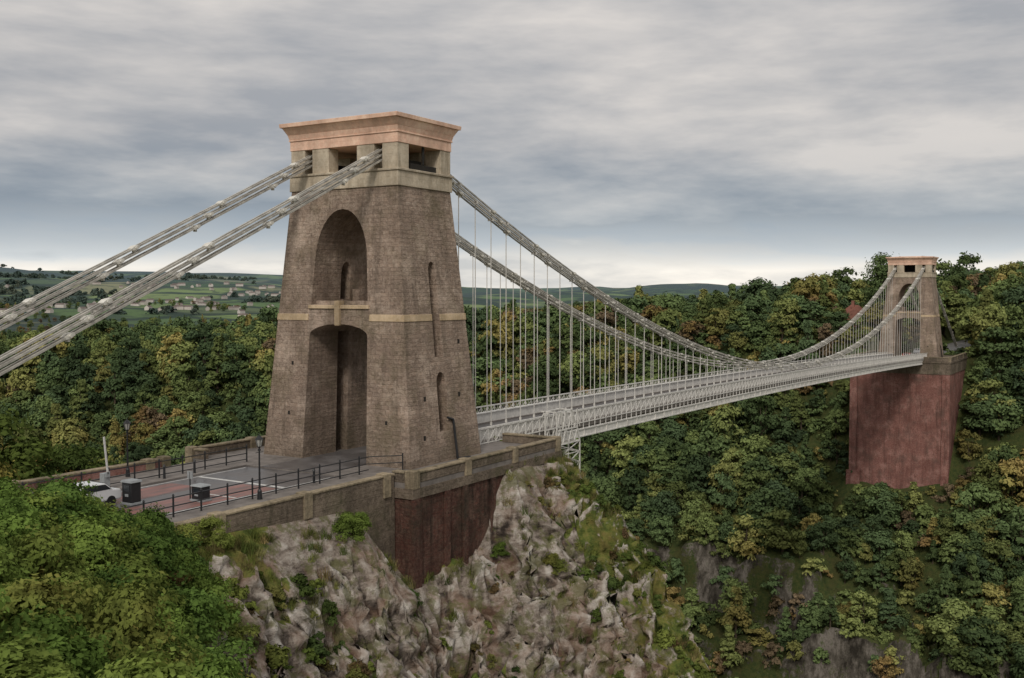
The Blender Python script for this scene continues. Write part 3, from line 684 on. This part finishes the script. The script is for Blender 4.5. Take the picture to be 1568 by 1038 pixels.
for (x0,x1,y0,y1,sp,s0,s1,sd) in ((156,262,-95,130,5.0,.6,1.25,1),(160,262,130,300,7,.8,1.6,11),(262,430,-70,300,9,.9,1.6,2),(262,430,300,520,10,1.1,1.9,12),(430,760,-40,980,14,1.2,1.9,3),(150,262,300,620,9.5,1.1,1.8,4),(262,430,520,760,11,1.,1.6,6)):
    X,Y,r=cand(x0,x1,y0,y1,sp,sd); Z=terrain(X,Y)
    ok=wedge(X,Y)&~((X>197)&(X<236)&(Y>-13)&(Y<15))&~((X>203)&(X<345)&(np.abs(Y)<8))&~((X>246)&(X<270)&(Y>16)&(Y<30))
    ok&=(r.random(len(X))>.04)&(~cliffzone(X,Y)|(r.random(len(X))<.35))
    X,Y,Z=X[ok],Y[ok],Z[ok]; sc=r.uniform(s0,s1,len(X))*(1+.3*fbm(X/25,Y/25,2,5)); sc=np.where((X<232)&(np.abs(Y-2)<18),sc*.65,sc)
    sc=np.where((X>215)&(X<247)&(Y>12)&(Y<27),sc*.6,sc)
    inst('tree',far_t,X,Y,Z,sc,F,sink=.8); tot+=len(X)
X,Y,r=cand(150,240,-70,300,4.2,33); Z=terrain(X,Y); ok=wedge(X,Y)&~((X>202)&(X<236)&(Y>-12)&(Y<13))&(~cliffzone(X,Y)|(r.random(len(X))<.6)); X,Y,Z=X[ok],Y[ok],Z[ok]
inst('undergrowth',und,X,Y,Z,r.uniform(.6,1.4,len(X))*np.where((X>190)&(np.abs(Y)<15),.9,1),F,sink=.8); tot+=len(X)
r=np.random.default_rng(9); n=1500; rad=r.uniform(800,2600,n); ang=np.radians(r.uniform(30,66,n)); X=rad*np.cos(ang);Y=rad*np.sin(ang)
ok=(fbm(X/160,Y/160,3,88)>-.0); X,Y,rad=X[ok],Y[ok],rad[ok]; Z=terrain(X,Y); inst('tree',far_t,X,Y,Z,r.uniform(.8,1.4,len(X)),F,sink=1.5); tot+=len(X)
n=2000; rad=r.uniform(2200,5000,n); ang=np.radians(r.uniform(36,62,n)); X=rad*np.cos(ang);Y=rad*np.sin(ang)
ok=(fbm(X/330,Y/330,3,98)>.14); X,Y,rad=X[ok],Y[ok],rad[ok]; Z=terrain(X,Y)
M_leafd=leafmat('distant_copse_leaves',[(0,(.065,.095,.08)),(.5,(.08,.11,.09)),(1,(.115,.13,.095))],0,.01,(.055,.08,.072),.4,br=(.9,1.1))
dst=[tree_mesh('copse_%d'%i,12,26,14,40,1.6,M_leafd,450+i,'shrub',False) for i in range(2)]
inst('copse',dst,X,Y,Z,r.uniform(.7,1.6,len(X)),F,sink=1.5)
RT=empty('roadside_trees')
X,Y,r=cand(-45,14,24,66,6,12); Z=terrain(X,Y); a=np.degrees(np.arctan2(Y-CAMY,X-CAMX)); ok=(a>31.4+20.5)&(a<90); X,Y,Z=X[ok],Y[ok],Z[ok]; inst('tree',mid,X,Y,Z,r.uniform(.8,1.2,len(X)),RT); tot+=len(X)
t=tree_mesh('pine',22,6.5,36,150,.3,M_leaf,777,'round'); o=bpy.data.objects.new('pine_tree',t); o.location=(250,15.4,float(terrain(250,15.4))); COL.objects.link(o)
print('TREES',tot)
B=empty('shrub_bank')
X,Y,r=cand(-58,-26,-34,-10.3,1.8,21); Z=terrain(X,Y)
edge=np.interp(Y,[-34,-25,-20,-15,-10.5],[-43,-38,-34.5,-29.5,-27])
ok=(X<edge)&(np.hypot(X-CAMX,Y-CAMY)>17); X,Y,Z=X[ok],Y[ok],Z[ok]
sc=r.uniform(.55,1.15,len(X))*np.interp(X,[-45,-36,-28],[1.1,1.05,.8]); inst('shrub',shr,X,Y,Z,sc,B,sink=.4)
Cs=empty('cliff_shrubs')
X,Y,r=cand(-36,16,-40,-11.6,.85,31); Z=terrain(X,Y)
shoulder=(X>np.interp(Y,[-33,-25,-19,-11.6],[0,3,6,9]))
den=fbm(X/4.5,Y/4.5,3,61)
ok=((den>.06)&(r.random(len(X))<.5))|(shoulder&(r.random(len(X))<.6))|((X<-26)&(r.random(len(X))<.4))|(r.random(len(X))<.06)
ok&=~((X>-10)&(X<3)&(Y>-12.6)&(r.random(len(X))<.8))
X,Y,Z=X[ok],Y[ok],Z[ok]; sc=r.uniform(.10,.34,len(X))*(1+.6*(r.random(len(X))<.12)); inst('shrub',scr,X,Y,Z,sc,Cs,sink=.6); print('SCRUB',len(X))
for (x,y,s) in ((-15.2,-10.3,.62),(-14,-10.2,.5),(-1.2,-11.6,.5),(0.2,-11.5,.4),(-26,-10.5,.6),(-11,-12,.45),(2,-15,.6)):
    inst('shrub',shr,[x],[y],[float(terrain(x,y))],[s],Cs,sink=.3)
Gr=empty('cliff_grass')
X,Y,r=cand(-40,14,-34,-9.6,.40,41); Z=terrain(X,Y); sl=np.hypot((terrain(X+.4,Y)-Z)/.4,(terrain(X,Y+.4)-Z)/.4)
ok=(sl<.95+fbm(X/2,Y/2,2,71)*1.2)&(r.random(len(X))<.75); X,Y,Z=X[ok],Y[ok],Z[ok]; inst('grass_tuft',tf,X,Y,Z,r.uniform(.6,1.3,len(X)),Gr); print('GRASS',len(X))

def house(b,x,y,z,w,d,h,a):
    ca,sa=math.cos(a),math.sin(a); k=len(b.v)
    P=[(-w,-d,0),(w,-d,0),(w,d,0),(-w,d,0),(-w,-d,h),(w,-d,h),(w,d,h),(-w,d,h),(-w,0,h+d*.8),(w,0,h+d*.8)]
    b.v+=[(x+px_*ca-py_*sa,y+px_*sa+py_*ca,z+pz) for px_,py_,pz in P]
    for q,m in (((0,1,5,4),0),((1,2,6,5),0),((2,3,7,6),0),((3,0,4,7),0),((4,5,9,8),1),((6,7,8,9),1),((5,6,9),0),((7,4,8),0)):
        b.f.append(tuple(k+i for i in q)); b.m.append(m)
b=MB(); r=np.random.default_rng(3)
for i in range(760):
    rad=r.uniform(850,3300); an=math.radians(r.uniform(40,64)); x,y=rad*math.cos(an),rad*math.sin(an)
    if vn(np.array(x/230.),np.array(y/230.),5)<-.02: continue
    house(b,x,y,float(terrain(x,y))-.5,r.uniform(4,12),r.uniform(3.5,5),r.uniform(4.5,7),r.uniform(0,3.14))
M_render2=simple('town_walls',(.52,.48,.44),.8,.45,.012)
b.obj('distant_town_houses',[M_render2,simple('slate_roofs',(.16,.13,.12),.8,.3,.02)])
HR=empty('brick_house',(253,23.2,float(terrain(253,23.2))))
hb_=simple('house_brick',(.28,.13,.10),.8,.3,1); ht_=simple('red_roof_tiles',(.30,.12,.085),.8,.3,3)
b=MB(); house(b,0,0,0,4.2,3.4,4.6,.5); house(b,3.6,-3.0,0,2.2,1.9,4.2,2.0); b.obj('walls_and_roof',[hb_,ht_],HR)
b=MB(); b.box(-2.3,-1.5,-.4,.4,5.2,8.6,0); b.obj('chimney',[hb_],HR)
b=MB()
for k in (-2.6,0,2.6):
    for zz in (.9,3.0):
        ca,sa=math.cos(.5),math.sin(.5); x=k*ca+3.42*sa; y=k*sa-3.42*ca
        b.beam((x-.45*ca,y-.45*sa,zz+.5),(x+.45*ca,y+.45*sa,zz+.5),.08,1.0)
b.obj('windows',[M_glass],HR)

# ------------------------------------------------------------------ light, sky, camera
az=math.atan2(-.40,-.92); el=R(40)
L=bpy.data.lights.new('sun','SUN'); L.energy=1.5; L.angle=R(12); L.color=(1,.93,.84); so=bpy.data.objects.new('sun',L); COL.objects.link(so)
d=Vector((math.cos(az)*math.cos(el),math.sin(az)*math.cos(el),math.sin(el))); so.rotation_euler=d.to_track_quat('Z','Y').to_euler()
W=bpy.data.worlds.new('World'); S.world=W; W.use_nodes=True; nt=W.node_tree; N=NT(nt)
bg=nt.nodes['Background']; sky=nt.nodes.new('ShaderNodeTexSky'); sky.sky_type='NISHITA'; sky.sun_disc=False; sky.sun_elevation=el; sky.sun_rotation=math.pi/2-az
N.l(sky.outputs[0],bg.inputs[0]); bg.inputs[1].default_value=.09
tc=nt.nodes.new('ShaderNodeTexCoord').outputs['Generated']; sp=nt.nodes.new('ShaderNodeSeparateXYZ'); N.l(tc,sp.inputs[0])
z=N.math('MAXIMUM',sp.outputs[2],0); dn=N.math('ADD',z,.25)
cb=nt.nodes.new('ShaderNodeCombineXYZ'); N.l(N.math('DIVIDE',sp.outputs[0],dn),cb.inputs[0]); N.l(N.math('DIVIDE',sp.outputs[1],dn),cb.inputs[1]); N.l(N.math('MULTIPLY',z,8.0),cb.inputs[2])
n1=N.noise(cb.outputs[0],.9,4,.48,0); n2=N.noise(cb.outputs[0],2.6,5,.56,.1)
jit=N.mrange(z,0,.06,.03,.18)
zw=N.math('ADD',z,N.math('MULTIPLY',N.math('SUBTRACT',N.math('ADD',N.math('MULTIPLY',n1,.55),N.math('MULTIPLY',n2,.45)),.5),jit))
base=N.ramp(zw,[(0,(.95,.91,.85)),(.028,(.92,.89,.84)),(.045,(.54,.59,.64)),(.066,(.38,.42,.47)),(.098,(.42,.44,.47)),(.135,(.54,.525,.52)),(.19,(.60,.575,.555)),(.34,(.68,.65,.62)),(1,(.84,.82,.79))])
cn=N.math('ADD',N.math('MULTIPLY',n1,.5),N.math('MULTIPLY',n2,.5))
c=N.mix(N.mrange(cn,.39,.61),N.mix(1,base,(.66,.69,.735),'MULTIPLY'),N.mix(1,base,(1.24,1.20,1.15),'MULTIPLY'))
bg2=nt.nodes.new('ShaderNodeBackground'); N.l(c,bg2.inputs[0]); bg2.inputs[1].default_value=1.0
mx=nt.nodes.new('ShaderNodeMixShader'); mx.inputs[0].default_value=.9; N.l(bg.outputs[0],mx.inputs[1]); N.l(bg2.outputs[0],mx.inputs[2]); N.l(mx.outputs[0],nt.nodes['World Output'].inputs[0])
cam=bpy.data.cameras.new('camera'); cam.sensor_width=36; cam.lens=36*1601/1568; cam.clip_end=30000; cam.clip_start=.5
co=bpy.data.objects.new('camera',cam); COL.objects.link(co); co.location=(CAMX,CAMY,13); co.rotation_euler=(R(90-2.47),0,R(31.4-90)); S.camera=co
S.view_settings.view_transform='Standard'; S.view_settings.look='None'; S.view_settings.exposure=0
